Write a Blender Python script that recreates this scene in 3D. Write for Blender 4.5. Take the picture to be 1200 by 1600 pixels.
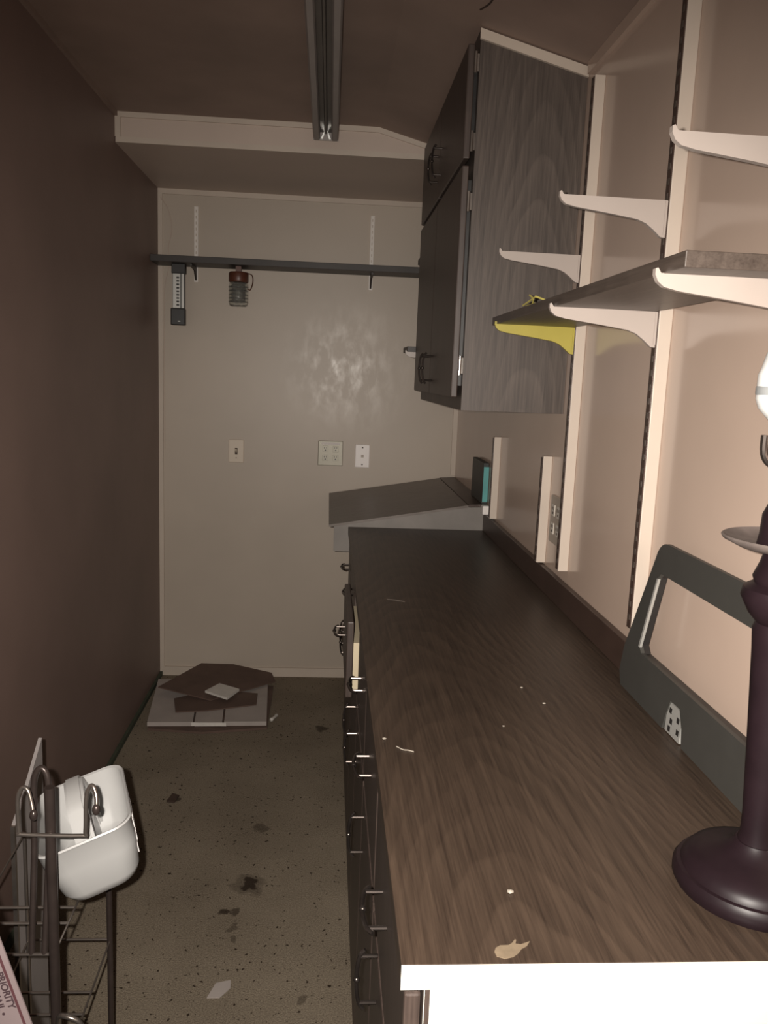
import bpy, bmesh, math, random
from mathutils import Vector, Matrix
random.seed(7)
C = bpy.context.scene.collection
for o in list(bpy.data.objects): bpy.data.objects.remove(o)

# ------------------------------------------------------------------ camera
F, YAW, PITCH, ROLL = 1285.05, 0.07147, 0.16311, 0.03974
CAM = Vector((0.779, 0.0, 1.4696))
fw = Vector((math.sin(YAW)*math.cos(PITCH), math.cos(YAW)*math.cos(PITCH), -math.sin(PITCH)))
r0 = Vector((math.cos(YAW), -math.sin(YAW), 0)); u0 = r0.cross(fw)
cr = math.cos(ROLL)*r0 + math.sin(ROLL)*u0; cu = -math.sin(ROLL)*r0 + math.cos(ROLL)*u0
cam = bpy.data.objects.new('camera', bpy.data.cameras.new('camera')); C.objects.link(cam)
M = Matrix((cr, cu, -fw)).transposed().to_4x4(); M.translation = CAM
cam.matrix_world = M
cam.data.sensor_fit = 'VERTICAL'; cam.data.sensor_height = 24.0; cam.data.lens = F/1600*24
cam.data.clip_start = 0.02
bpy.context.scene.camera = cam

# ------------------------------------------------------------------ light
W = bpy.data.worlds.new('world'); bpy.context.scene.world = W; W.use_nodes = True
bg = W.node_tree.nodes['Background']; bg.inputs[0].default_value = (1.0, 0.88, 0.80, 1); bg.inputs[1].default_value = 0.20
ld = bpy.data.lights.new('flash', 'SPOT'); ld.energy = 178; ld.shadow_soft_size = 0.006; ld.color = (1.0, 0.93, 0.85)
ld.spot_size = math.radians(102); ld.spot_blend = 1.0
lo = bpy.data.objects.new('flash', ld); C.objects.link(lo)
lo.location = CAM - 0.030*cr + 0.012*cu      # the phone's own flash, a few centimetres left of its lens
lo.rotation_euler = (fw + 0.02*cr - 0.13*cu).to_track_quat('-Z', 'Y').to_euler()
vs = bpy.context.scene.view_settings
vs.view_transform = 'Standard'; vs.look = 'None'; vs.exposure = 0.0; vs.gamma = 1.0; vs.use_curve_mapping = False

# ------------------------------------------------------------------ materials
def new_mat(name, rough=0.5, metal=0.0, spec=0.5):
    m = bpy.data.materials.new(name); m.use_nodes = True
    nt = m.node_tree; b = nt.nodes['Principled BSDF']
    b.inputs['Roughness'].default_value = rough; b.inputs['Metallic'].default_value = metal
    b.inputs['Specular IOR Level'].default_value = spec
    return m, nt, b
def N(nt, t, **kw):
    n = nt.nodes.new(t)
    for k, v in kw.items(): setattr(n, k, v)
    return n
def ramp(nt, fac, stops):
    r = N(nt, 'ShaderNodeValToRGB'); e = r.color_ramp.elements
    while len(e) < len(stops): e.new(0.5)
    for el, (p, c) in zip(e, stops): el.position = p; el.color = (*c, 1)
    nt.links.new(fac, r.inputs[0]); return r.outputs[0]
def coords(nt, scale=(1,1,1), rot=(0,0,0), loc=(0,0,0)):
    tc = N(nt, 'ShaderNodeTexCoord'); mp = N(nt, 'ShaderNodeMapping')
    mp.inputs['Scale'].default_value = scale; mp.inputs['Rotation'].default_value = rot; mp.inputs['Location'].default_value = loc
    nt.links.new(tc.outputs['Object'], mp.inputs[0]); return mp.outputs[0]
def noise(nt, vec, scale, detail=3, rough=0.55, dist=0.0):
    n = N(nt, 'ShaderNodeTexNoise'); n.inputs['Scale'].default_value = scale; n.inputs['Detail'].default_value = detail
    n.inputs['Roughness'].default_value = rough; n.inputs['Distortion'].default_value = dist
    nt.links.new(vec, n.inputs['Vector']); return n.outputs['Fac']
def mix(nt, fac, a, b, mode='MIX'):
    m = N(nt, 'ShaderNodeMix', data_type='RGBA', blend_type=mode)
    for inp, v in ((m.inputs[0], fac), (m.inputs[6], a), (m.inputs[7], b)):
        if hasattr(v, 'links') or hasattr(v, 'is_linked'): nt.links.new(v, inp)
        elif isinstance(v, tuple): inp.default_value = (*v, 1)
        else: inp.default_value = v
    return m.outputs[2]
def math_n(nt, op, a, b=None):
    m = N(nt, 'ShaderNodeMath', operation=op)
    for i, v in enumerate((a, b)):
        if v is None: continue
        if hasattr(v, 'is_linked'): nt.links.new(v, m.inputs[i])
        else: m.inputs[i].default_value = v
    return m.outputs[0]
def bump(nt, b, h, strength=0.2, dist=0.002):
    n = N(nt, 'ShaderNodeBump'); n.inputs['Strength'].default_value = strength; n.inputs['Distance'].default_value = dist
    nt.links.new(h, n.inputs['Height']); nt.links.new(n.outputs[0], b.inputs['Normal'])
def scl(c, k): return tuple(min(1, x*k) for x in c)
def mottled(name, col, rough=0.5, var=0.15, scale=6, metal=0.0, spec=0.5, bmp=0.0, bscale=200):
    m, nt, b = new_mat(name, rough, metal, spec)
    f = noise(nt, coords(nt), scale, 4)
    nt.links.new(ramp(nt, f, [(0.3, scl(col, 1-var)), (0.7, scl(col, 1+var))]), b.inputs['Base Color'])
    if bmp: bump(nt, b, noise(nt, coords(nt), bscale, 2), bmp, 0.001)
    return m
def wood(name, dark, light, axis='Z', rough=0.42, ctr=(0,0,0), k=20.0, freq=11.0, spec=0.5, normal='X', arch=0.30, warp=3.0):
    """wood-print laminate: elongated growth-ring arches about ctr plus fine stretched pores along the axis"""
    m, nt, b = new_mat(name, rough, 0, spec)
    st = {'X': (2.2, 80, 80), 'Y': (80, 2.2, 80), 'Z': (80, 80, 2.2)}[axis]
    across = [c_ for c_ in 'XYZ' if c_ not in (axis, normal)][0]
    wn = noise(nt, coords(nt, tuple(v/18 if v > 10 else v*0.8 for v in st)), 1.0, 3, 0.5)
    sx = N(nt, 'ShaderNodeSeparateXYZ'); nt.links.new(coords(nt, loc=tuple(-c_ for c_ in ctr)), sx.inputs[0])
    aa = sx.outputs[across]; yy = sx.outputs[axis]
    ph = math_n(nt, 'ADD', yy, math_n(nt, 'MULTIPLY', math_n(nt, 'MULTIPLY', aa, aa), k))
    ph = math_n(nt, 'ADD', math_n(nt, 'MULTIPLY', ph, freq), math_n(nt, 'MULTIPLY', wn, warp))
    fr = math_n(nt, 'FRACT', ph)
    fr = math_n(nt, 'MULTIPLY', math_n(nt, 'POWER', fr, 1.6), math_n(nt, 'SUBTRACT', 1.0, math_n(nt, 'POWER', fr, 14.0)))
    low = noise(nt, coords(nt, tuple(s/16 for s in st)), 1.0, 3)
    f1 = noise(nt, coords(nt, tuple(v*1.5 for v in st)), 1.0, 4, 0.7); f2 = noise(nt, coords(nt, tuple(v*4.2 for v in st)), 1.0, 3, 0.7)
    mk = N(nt, 'ShaderNodeMapRange'); nt.links.new(noise(nt, coords(nt, tuple(v/24 if v > 10 else v*1.2 for v in st)), 1.0, 2), mk.inputs[0])
    mk.inputs[1].default_value = 0.35; mk.inputs[2].default_value = 0.65; mk.inputs[3].default_value = 0.25; mk.inputs[4].default_value = 1.0
    fr = math_n(nt, 'MULTIPLY', fr, mk.outputs[0])
    c = math_n(nt, 'ADD', math_n(nt, 'MULTIPLY', fr, arch*0.55), math_n(nt, 'MULTIPLY', f1, 0.55))
    c = math_n(nt, 'ADD', c, math_n(nt, 'MULTIPLY', f2, 0.42))
    c = math_n(nt, 'ADD', c, math_n(nt, 'MULTIPLY', low, 0.16))
    nt.links.new(ramp(nt, c, [(0.40-0.0*arch, dark), (0.74+0.22*arch, light)]), b.inputs['Base Color'])
    bump(nt, b, f1, 0.06, 0.0006)
    return m

WALLC = (0.50, 0.425, 0.350)
def back_wall_mat():
    m, nt, b = new_mat('painted_panel_back', 0.42, 0, 0.45)
    v = coords(nt)
    big = noise(nt, v, 2.0, 3)
    col = ramp(nt, big, [(0.3, scl(WALLC, 0.94)), (0.7, scl(WALLC, 1.05))])
    # scuffed, unevenly glossy old glue, with the flash's hot spot painted paler into it
    geo = N(nt, 'ShaderNodeVectorMath', operation='DISTANCE'); nt.links.new(v, geo.inputs[0]); geo.inputs[1].default_value = (0.87, 3.874, 1.50)
    near = N(nt, 'ShaderNodeMapRange'); nt.links.new(geo.outputs['Value'], near.inputs[0])
    near.inputs[1].default_value = 0.08; near.inputs[2].default_value = 0.34; near.inputs[3].default_value = 1; near.inputs[4].default_value = 0
    sc = noise(nt, coords(nt, (17, 17, 9), (0, 0.45, 0)), 1.0, 7, 0.68, 0.2)
    st = ramp(nt, sc, [(0.44, (0, 0, 0)), (0.66, (1, 1, 1))])
    k = math_n(nt, 'MULTIPLY', near.outputs[0], st)
    col2 = mix(nt, math_n(nt, 'MULTIPLY', k, 0.6), col, (0.66, 0.58, 0.49))
    nt.links.new(col2, b.inputs['Base Color'])
    rr = N(nt, 'ShaderNodeMapRange'); nt.links.new(k, rr.inputs[0]); rr.inputs[3].default_value = 0.42; rr.inputs[4].default_value = 0.30
    nt.links.new(rr.outputs[0], b.inputs['Roughness'])
    bump(nt, b, sc, 0.10, 0.003)
    return m
def carpet_mat():
    m, nt, b = new_mat('stained_carpet', 0.95, 0, 0.1)
    v = coords(nt)
    f1 = noise(nt, v, 260, 2, 0.7); f2 = noise(nt, v, 3.0, 4)
    base = ramp(nt, f1, [(0.36, (0.09, 0.070, 0.050)), (0.64, (0.36, 0.30, 0.22))])
    col = mix(nt, 0.55, base, ramp(nt, f2, [(0.3, (0.16, 0.128, 0.095)), (0.7, (0.29, 0.24, 0.18))]))
    sp = noise(nt, v, 70, 2, 0.5)
    col = mix(nt, ramp(nt, sp, [(0.30, (1, 1, 1)), (0.35, (0, 0, 0))]), col, (0.035, 0.024, 0.016))
    wob = N(nt, 'ShaderNodeTexNoise'); wob.inputs['Scale'].default_value = 24; nt.links.new(v, wob.inputs['Vector'])
    dv = N(nt, 'ShaderNodeVectorMath', operation='SCALE'); nt.links.new(wob.outputs['Color'], dv.inputs[0]); dv.inputs['Scale'].default_value = 0.07
    av = N(nt, 'ShaderNodeVectorMath', operation='ADD'); nt.links.new(v, av.inputs[0]); nt.links.new(dv.outputs[0], av.inputs[1])
    for x, y, r, k in ((0.588, 2.20, 0.030, .9), (0.588, 2.20, 0.055, .4), (0.525, 2.08, 0.022, .85), (0.560, 2.08, 0.02, .7),
                       (0.562, 2.01, 0.018, .5), (0.565, 1.96, 0.015, .5), (0.60, 2.50, 0.03, .5), (0.79, 3.27, 0.035, .7), (0.28, 2.68, 0.022, .7),
                       (0.76, 1.75, 0.02, .5), (0.70, 1.62, 0.022, .4)):
        d = N(nt, 'ShaderNodeVectorMath', operation='DISTANCE'); nt.links.new(av.outputs[0], d.inputs[0]); d.inputs[1].default_value = (x+.035, y+.035, .035)
        mr = N(nt, 'ShaderNodeMapRange'); nt.links.new(d.outputs['Value'], mr.inputs[0])
        mr.inputs[1].default_value = r*0.7; mr.inputs[2].default_value = r; mr.inputs[3].default_value = k; mr.inputs[4].default_value = 0
        col = mix(nt, mr.outputs[0], col, (0.03, 0.02, 0.014))
    nt.links.new(col, b.inputs['Base Color'])
    bump(nt, b, f1, 0.5, 0.004)
    return m

mt = {}
mt['back'] = back_wall_mat()
mt['right'] = mottled('painted_panel_right', (0.560, 0.425, 0.345), 0.17, 0.05, 2.5, spec=0.6, bmp=0.03, bscale=30)
mt['left'] = mottled('dark_panel_left', (0.215, 0.145, 0.122), 0.5, 0.12, 2.2, bmp=0.05, bscale=20)
mt['ceil'] = mottled('brown_ceiling_board', (0.30, 0.215, 0.175), 0.6, 0.14, 3.0)
mt['soffit'] = mottled('painted_header_board', (0.560, 0.455, 0.385), 0.5, 0.05, 2.5)
mt['trim'] = mottled('beige_trim', (0.560, 0.475, 0.395), 0.45, 0.06, 5)
mt['carpet'] = carpet_mat()
mt['counter'] = wood('walnut_laminate_top', (0.022, 0.014, 0.010), (0.078, 0.052, 0.036), 'Y', 0.42, (-0.12, 0, 0), 16.0, 9.0, normal='Z', arch=0.40, warp=4.5)
mt['walnut'] = wood('walnut_laminate_vertical', (0.046, 0.034, 0.028), (0.125, 0.096, 0.079), 'Z', 0.5, (0.035, 0, 0), 34.0, 8.0, normal='Y', arch=0.34, warp=3.5)
mt['door'] = wood('dark_walnut_door', (0.040, 0.028, 0.024), (0.088, 0.063, 0.052), 'Z', 0.45, (0, 0.02, 0), 25.0, 8.0, normal='X', arch=0.35, warp=4.0)
mt['shelf'] = wood('dark_walnut_shelf', (0.050, 0.036, 0.029), (0.115, 0.088, 0.072), 'Y', 0.42, (1.28, 0, 0), 30.0, 8.0, normal='Z', arch=0.2, warp=3.0)
mt['bshelf'] = mottled('black_brown_shelf', (0.040, 0.032, 0.028), 0.5, 0.2, 8)
mt['desk'] = wood('grey_brown_laminate', (0.125, 0.100, 0.085), (0.22, 0.185, 0.160), 'X', 0.42, (0, 0.0, 0), 10.0, 8.0, normal='Z', arch=0.15, warp=3.0)
mt['desk_front'] = mottled('grey_laminate_front', (0.210, 0.187, 0.168), 0.5, 0.12, 9)
mt['backsplash'] = mottled('dark_brown_backsplash', (0.060, 0.036, 0.028), 0.4, 0.15, 12)
mt['white_edge'] = mottled('white_melamine', (0.80, 0.76, 0.68), 0.6, 0.02, 4)
mt['white_paint'] = mottled('white_enamel', (0.440, 0.375, 0.335), 0.4, 0.03, 10)
mt['cream_rail'] = mottled('cream_enamel', (0.560, 0.475, 0.400), 0.45, 0.03, 10)
mt['yellow_paint'] = mottled('yellow_enamel', (0.42, 0.35, 0.06), 0.4, 0.05, 10)
mt['white_rail'] = mottled('white_rail_enamel', (0.80, 0.74, 0.68), 0.4, 0.05, 30)
mt['slot_light'] = mottled('tote_slot', (0.85, 0.80, 0.78), 0.5, 0.05, 30)
mt['slot'] = mottled('dark_slot', (0.045, 0.026, 0.018), 0.8, 0.2, 60)
mt['cream_wood'] = mottled('cream_drawer_wood', (0.62, 0.52, 0.36), 0.6, 0.06, 14)
mt['bronze'] = mottled('dark_bronze', (0.12, 0.10, 0.09), 0.28, 0.2, 40, metal=0.9)
mt['chrome'] = mottled('chrome', (0.78, 0.77, 0.74), 0.16, 0.03, 20, metal=1.0)
mt['steel'] = mottled('aged_steel_wire', (0.30, 0.26, 0.23), 0.30, 0.15, 30, metal=0.85)
mt['post'] = mottled('dark_brown_post', (0.060, 0.045, 0.040), 0.3, 0.15, 30, metal=0.5)
mt['fixture'] = mottled('grey_fixture_metal', (0.330, 0.295, 0.275), 0.5, 0.06, 8)
mt['fixture_dark'] = mottled('dark_fixture_channel', (0.120, 0.105, 0.092), 0.5, 0.1, 8)
mt['plastic_white'] = mottled('white_plastic', (0.440, 0.435, 0.425), 0.4, 0.03, 8)
mt['plate_white'] = mottled('white_plate', (0.920, 0.860, 0.820), 0.35, 0.03, 8)
mt['plate_ivory'] = mottled('ivory_plate', (0.660, 0.560, 0.450), 0.4, 0.04, 8)
mt['plate_steel'] = mottled('brushed_steel_plate', (0.36, 0.335, 0.27), 0.4, 0.06, 12, metal=0.2)
mt['plate_beige'] = mottled('beige_plate', (0.420, 0.350, 0.285), 0.4, 0.05, 12)
mt['socket_pale'] = mottled('pale_socket', (0.620, 0.570, 0.500), 0.4, 0.04, 12)
mt['black'] = mottled('black_plastic_and_shade', (0.022, 0.020, 0.019), 0.4, 0.2, 20)  # also colours the painted shade in the door and panel gaps
mt['silver'] = mottled('silver_face', (0.50, 0.49, 0.46), 0.35, 0.05, 20, metal=0.4)
mt['lid'] = mottled('brown_lid', (0.10, 0.035, 0.020), 0.4, 0.2, 30)
mt['lamp'] = mottled('dark_plum_resin', (0.013, 0.007, 0.009), 0.42, 0.2, 18, spec=0.25)
mt['dish'] = mottled('dusty_dish', (0.13, 0.105, 0.095), 0.5, 0.3, 30)
mt['bulb'] = mottled('white_bulb', (0.9, 0.9, 0.88), 0.35, 0.02, 8)
mt['bulb_ring'] = mottled('grey_ring', (0.35, 0.36, 0.36), 0.4, 0.05, 8)
mt['grey_plastic'] = mottled('grey_moulded_plastic', (0.052, 0.050, 0.045), 0.45, 0.06, 14)
mt['card_white'] = mottled('grey_white_card', (0.40, 0.35, 0.32), 0.8, 0.08, 9)
mt['card_brown'] = mottled('brown_card', (0.115, 0.072, 0.055), 0.85, 0.15, 9)
mt['paper'] = mottled('white_paper', (0.62, 0.58, 0.53), 0.7, 0.08, 25)
mt['teal'] = mottled('teal_card', (0.10, 0.34, 0.33), 0.5, 0.1, 20)
mt['dark_box'] = mottled('charcoal_card', (0.030, 0.032, 0.030), 0.5, 0.15, 20)
mt['box_white'] = mottled('mailer_white', (0.200, 0.155, 0.155), 0.6, 0.04, 12)
mt['box_red'] = mottled('mailer_red', (0.075, 0.028, 0.032), 0.6, 0.05, 12)
mt['text'] = mottled('mailer_ink', (0.045, 0.026, 0.030), 0.6, 0.05, 12)
mt['board'] = mottled('grey_board', (0.30, 0.27, 0.26), 0.5, 0.08, 10)
mt['chip'] = mottled('bare_tan_core', (0.170, 0.125, 0.080), 0.8, 0.15, 60)
mt['fleck'] = mottled('white_fleck', (0.340, 0.300, 0.250), 0.7, 0.1, 60)
mt['straw'] = mottled('yellow_plastic', (0.70, 0.60, 0.16), 0.4, 0.05, 40)
mt['green'] = mottled('dark_green_strip', (0.050, 0.058, 0.036), 0.8, 0.2, 20)
mt['scuff'] = mottled('pale_scuff', (0.20, 0.165, 0.14), 0.5, 0.2, 60)
g, nt, b = new_mat('clear_glass', 0.06); b.inputs['Transmission Weight'].default_value = 0.92; b.inputs['IOR'].default_value = 1.45
nt.links.new(ramp(nt, noise(nt, coords(nt), 20), [(0.3, (0.80, 0.82, 0.78)), (0.7, (0.86, 0.87, 0.84))]), b.inputs['Base Color'])
mt['glass'] = g

# ------------------------------------------------------------------ mesh helpers
def add_box(bm, x0, x1, y0, y1, z0, z1, bev=0.0):
    s = bmesh.ops.create_cube(bm, size=1.0)
    for v in s['verts']:
        v.co = Vector((x0+(v.co.x+.5)*(x1-x0), y0+(v.co.y+.5)*(y1-y0), z0+(v.co.z+.5)*(z1-z0)))
    if bev:
        es = list({e for v in s['verts'] for e in v.link_edges})
        bmesh.ops.bevel(bm, geom=es, offset=bev, segments=2, affect='EDGES', profile=0.5)
def bx(*a, bev=0.0):
    bm = bmesh.new(); add_box(bm, *a, bev=bev); return bm
def add_prism(bm, pts, axis, a, b2):
    """polygon in the two other axes (in x<y<z order) extruded along axis from a to b2"""
    def P(p, t):
        return {'X': (t, p[0], p[1]), 'Y': (p[0], t, p[1]), 'Z': (p[0], p[1], t)}[axis]
    va = [bm.verts.new(P(p, a)) for p in pts]; vb = [bm.verts.new(P(p, b2)) for p in pts]
    bm.faces.new(va); bm.faces.new(vb[::-1])
    n = len(pts)
    for i in range(n): bm.faces.new((va[i], vb[i], vb[(i+1) % n], va[(i+1) % n]))
    bmesh.ops.recalc_face_normals(bm, faces=bm.faces)
def prism(*a):
    bm = bmesh.new(); add_prism(bm, *a); return bm
def add_tube(bm, pts, r, seg=8, cap=True):
    pts = [Vector(p) for p in pts]; n = len(pts); rings = []
    up = None
    for i, p in enumerate(pts):
        rr = r[i] if isinstance(r, (list, tuple)) else r
        t = (pts[min(i+1, n-1)] - pts[max(i-1, 0)]).normalized()
        if up is None: up = t.orthogonal().normalized()
        else: up = (up - up.dot(t)*t).normalized() if (up - up.dot(t)*t).length > 1e-6 else t.orthogonal().normalized()
        sd = t.cross(up)
        rings.append([bm.verts.new(p + rr*(math.cos(2*math.pi*k/seg)*up + math.sin(2*math.pi*k/seg)*sd)) for k in range(seg)])
    for a, c in zip(rings, rings[1:]):
        for k in range(seg): bm.faces.new((a[k], a[(k+1) % seg], c[(k+1) % seg], c[k]))
    if cap: bm.faces.new(rings[0][::-1]); bm.faces.new(rings[-1])
def tube(*a, **k):
    bm = bmesh.new(); add_tube(bm, *a, **k); return bm
def smooth_path(ps, n=6):
    ps = [Vector(p) for p in ps]; out = []
    q = [ps[0]] + ps + [ps[-1]]
    for i in range(len(ps)-1):
        a, b_, c, d = q[i:i+4]
        for k in range(n):
            t = k/n
            out.append(0.5*((2*b_) + (c-a)*t + (2*a-5*b_+4*c-d)*t*t + (3*b_-a-3*c+d)*t**3))
    return out + [ps[-1]]
def add_lathe(bm, prof, c, seg=28):
    rings = []
    for r, z in prof:
        if r < 1e-5: rings.append([bm.verts.new((c[0], c[1], c[2]+z))])
        else: rings.append([bm.verts.new((c[0]+r*math.cos(2*math.pi*k/seg), c[1]+r*math.sin(2*math.pi*k/seg), c[2]+z)) for k in range(seg)])
    for a, d in zip(rings, rings[1:]):
        for k in range(seg):
            k2 = (k+1) % seg
            if len(a) == 1 and len(d) == 1: continue
            if len(a) == 1: bm.faces.new((a[0], d[k], d[k2]))
            elif len(d) == 1: bm.faces.new((a[k], a[k2], d[0]))
            else: bm.faces.new((a[k], a[k2], d[k2], d[k]))
    if len(rings[0]) > 1: bm.faces.new(rings[0][::-1])
    if len(rings[-1]) > 1: bm.faces.new(rings[-1])
    bmesh.ops.recalc_face_normals(bm, faces=bm.faces)
def lathe(*a, **k):
    bm = bmesh.new(); add_lathe(bm, *a, **k); return bm
def base_of(p):
    v = Vector((0, 0, 0))
    while p is not None: v += p.location; p = p.parent
    return v
def obj(name, bm, m, parent=None, smooth=False, label=None):
    if parent is not None:
        off = base_of(parent)
        for v in bm.verts: v.co -= off
    me = bpy.data.meshes.new(name); bm.to_mesh(me); bm.free(); me.materials.append(mt[m])
    if smooth:
        me.polygons.foreach_set('use_smooth', [True]*len(me.polygons))
        me.set_sharp_from_angle(angle=math.radians(42))
    o = bpy.data.objects.new(name, me); C.objects.link(o)
    if parent is not None: o.parent = parent
    if label: o['label'] = label
    return o
def tag(o, label, cat, group=None):
    o['label'] = label; o['category'] = cat
    if group: o['group'] = group
    return o
def thing(name, label, cat, loc=(0, 0, 0), group=None):
    o = bpy.data.objects.new(name, None); C.objects.link(o); o.location = loc; o.empty_display_size = 0.05
    return tag(o, label, cat, group)
def struct(name, bm, m, parent=None):
    o = obj(name, bm, m, parent)
    if parent is None: o['kind'] = 'structure'
    return o
def dup(root, loc, label, group=None):
    r = root.copy(); C.objects.link(r); r.location = loc; r['label'] = label
    if group: r['group'] = group
    for ch in list(root.children):
        c = ch.copy(); C.objects.link(c); c.parent = r
        for g2 in ch.children:
            d = g2.copy(); C.objects.link(d); d.parent = c
    return r

# ------------------------------------------------------------------ setting
WX, D, DH, NEAR = 1.387, 3.874, 3.141, -1.3
ZC, ZR, BEND = 2.352, 2.232, 0.93
def ceil_z(x): return ZC if x < BEND else ZC + (ZR-ZC)*(x-BEND)/(WX-BEND)
struct('floor', bx(-0.1, WX+0.1, NEAR, D+0.1, -0.08, 0), 'carpet')
struct('wall_left', bx(-0.08, 0, NEAR, D, 0, ZC+0.1), 'left')
struct('wall_right', bx(WX, WX+0.08, NEAR, D, 0, ZC+0.1), 'right')
struct('wall_back', bx(-0.08, WX+0.08, D, D+0.08, 0, ZC+0.1), 'back')
ceil = struct('ceiling', prism([(0, ZC), (BEND, ZC), (WX, ZR), (WX, ZC+0.1), (0, ZC+0.1)], 'Y', NEAR, D), 'ceil')
obj('scratch', tube(smooth_path([(1.10, 2.03, ceil_z(1.10)+.001), (1.115, 1.98, ceil_z(1.115)+.001), (1.115, 1.90, ceil_z(1.115)+.001)]), 0.003, seg=6), 'slot', ceil, label='short dark scratch')
struct('wall_header', prism([(0, 2.25), (WX, 2.25), (WX, ZR), (BEND, ZC), (0, ZC)][:2] + [(WX, 2.2501), (1.318, 2.2501), (BEND, ZC), (0, ZC)], 'Y', DH, D), 'soffit')
struct('trim_1', prism([(0.004, 2.249), (1.318, 2.249), (1.318, 2.268), (0.004, 2.268)], 'Y', DH-0.009, DH), 'trim')
struct('trim_2', prism([(0.02, ZC-.018), (BEND, ZC-.018), (1.28, ceil_z(1.28)-.018), (1.28, ceil_z(1.28)), (BEND, ZC), (0.02, ZC)], 'Y', DH-0.007, DH), 'trim')
struct('trim_3', bx(0, 0.02, DH-0.008, DH, 2.268, ZC), 'trim')
struct('trim_4', bx(0.02, WX, D-0.007, D, 2.228, 2.25), 'trim')
struct('trim_5', bx(0, 0.02, D-0.008, D, 0, 2.25), 'trim')
struct('trim_6', bx(1.365, WX, D-0.008, D, 1.02, 2.228), 'trim')
struct('baseboard_back', bx(0.02, WX, D-0.009, D, 0, 0.044), 'trim')
struct('trim_7', bx(WX-0.010, WX, NEAR, 2.09, ZR-0.026, ZR+0.002), 'right')
struct('trim_8', bx(0, 0.010, NEAR, DH, ZC-0.016, ZC), 'ceil')
struct('baseboard_left', bx(0, 0.012, NEAR, D-0.01, 0, 0.020), 'green')

# ------------------------------------------------------------------ ceiling light
fx = 0.742
t = thing('ceiling_light', 'long grey fluorescent strip fixture without a cover along the ceiling', 'light', (fx, 2.1, ZC))
fy0, fy1 = 0.6, 3.075
obj('housing', bx(fx-.024, fx+.024, fy0, fy1, 2.306, ZC, bev=.002), 'fixture_dark', t)
for s in (-1, 1):
    a = fx+s*.020; c = fx+s*.044
    obj('side_rail', prism([(a, 2.305), (a, 2.286), (a+s*.004, 2.279), (c-s*.005, 2.279), (c, 2.287), (c, 2.312), (c-s*.010, ZC), (a+s*.004, ZC)], 'Y', fy0, fy1), 'fixture', t)
obj('ridge', prism([(fx-.006, 2.307), (fx+.006, 2.307), (fx+.003, 2.296), (fx-.003, 2.296)], 'Y', fy0, fy1-.02), 'fixture_dark', t)
obj('end_plate', bx(fx-.044, fx+.044, fy1, fy1+.003, 2.280, ZC), 'fixture', t)
for s in (-1, 1):
    obj('end_glint', prism([(fx+s*.001, 2.308), (fx+s*.006, 2.308), (fx+s*.018, 2.282), (fx+s*.011, 2.282)], 'Y', fy1-.012, fy1), 'chrome', t, label='chrome prong in place of the flash reflection')  # chrome prongs imitate the flash's reflection in the fixture end

# ------------------------------------------------------------------ base cabinets
XF, XB = 0.870, 0.888      # door faces, cabinet boxes
def pull_mesh(cx, cy, cz, vertical):
    """bow pull with two posts, flared ends and a small bead in its middle"""
    bm = bmesh.new(); h = .037; ax = Vector((0, 0, 1)) if vertical else Vector((0, 1, 0))
    c = Vector((cx, cy, cz)); out = Vector((-1, 0, 0))
    for s in (-1, 1): add_tube(bm, [c+ax*s*h, c+ax*s*h+out*.024], .0030, 8)
    add_tube(bm, smooth_path([c-ax*(h+.010)+out*.018, c-ax*h+out*.025, c-ax*.014+out*.029, c+ax*.014+out*.029, c+ax*h+out*.025, c+ax*(h+.010)+out*.018], 4), .0032, 8)
    bmesh.ops.create_uvsphere(bm, u_segments=10, v_segments=6, radius=.0052, matrix=Matrix.Translation(c+out*.029))
    return bm
bounds = [0.716, 1.168, 1.564, 1.960, 2.356, 2.752, 3.026]
dpull = [0.970, 1.370, 1.760, 2.150, 2.556, 2.905]
vpull = [(1.045, .622), (1.492, .579), (1.915, .560), (2.045, .575), (2.70, .57), (2.80, .57)]
names = ['dark walnut base cabinet nearest the camera beside the white end panel', 'second dark walnut base cabinet from the white end panel', 'third dark walnut base cabinet from the white end panel',
         'dark walnut base cabinet whose cream-sided top drawer is pulled out', 'dark walnut base cabinet just beyond the pulled-out drawer', 'narrow dark walnut base cabinet next to the grey desk']
for i in range(6):
    y0, y1 = bounds[i], bounds[i+1]
    t = thing('base_cabinet', names[i], 'cabinet', (XB, (y0+y1)/2, 0), 'base cabinets along the right wall')
    obj('body', bx(XB, WX-.001, y0, y1, 0, 0.884), 'door', t)
    dx = -0.030 if i == 3 else 0.0
    d = obj('drawer', bx(XF+dx, XB-.001+dx, y0+.008, y1-.008, .668, .866, bev=.003), 'door', t)
    if i == 3:
        obj('drawer_box', bx(XB+dx-.001, XB+.0005, y0+.030, y1-.030, .676, .805), 'cream_wood', d, label='cream wooden drawer side')
    obj('pull', pull_mesh(XF+dx, dpull[i], .785, False), 'bronze', d, smooth=True)
    d = obj('door', bx(XF, XB-.001, y0+.008, y1-.008, .045, .650, bev=.003), 'door', t)
    obj('pull', pull_mesh(XF, *vpull[i], True), 'bronze', d, smooth=True)
ep = obj('end_panel', bx(0.888, WX-.001, 0.7115, 0.7155, 0, 0.884), 'white_edge')
tag(ep, 'white end panel closing the near end of the base cabinets', 'panel')
st = obj('edge_strip', bx(0.8885, 0.893, 0.7075, 0.7112, 0.0, 0.884), 'door', ep, label='dark strip at left edge')

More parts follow.
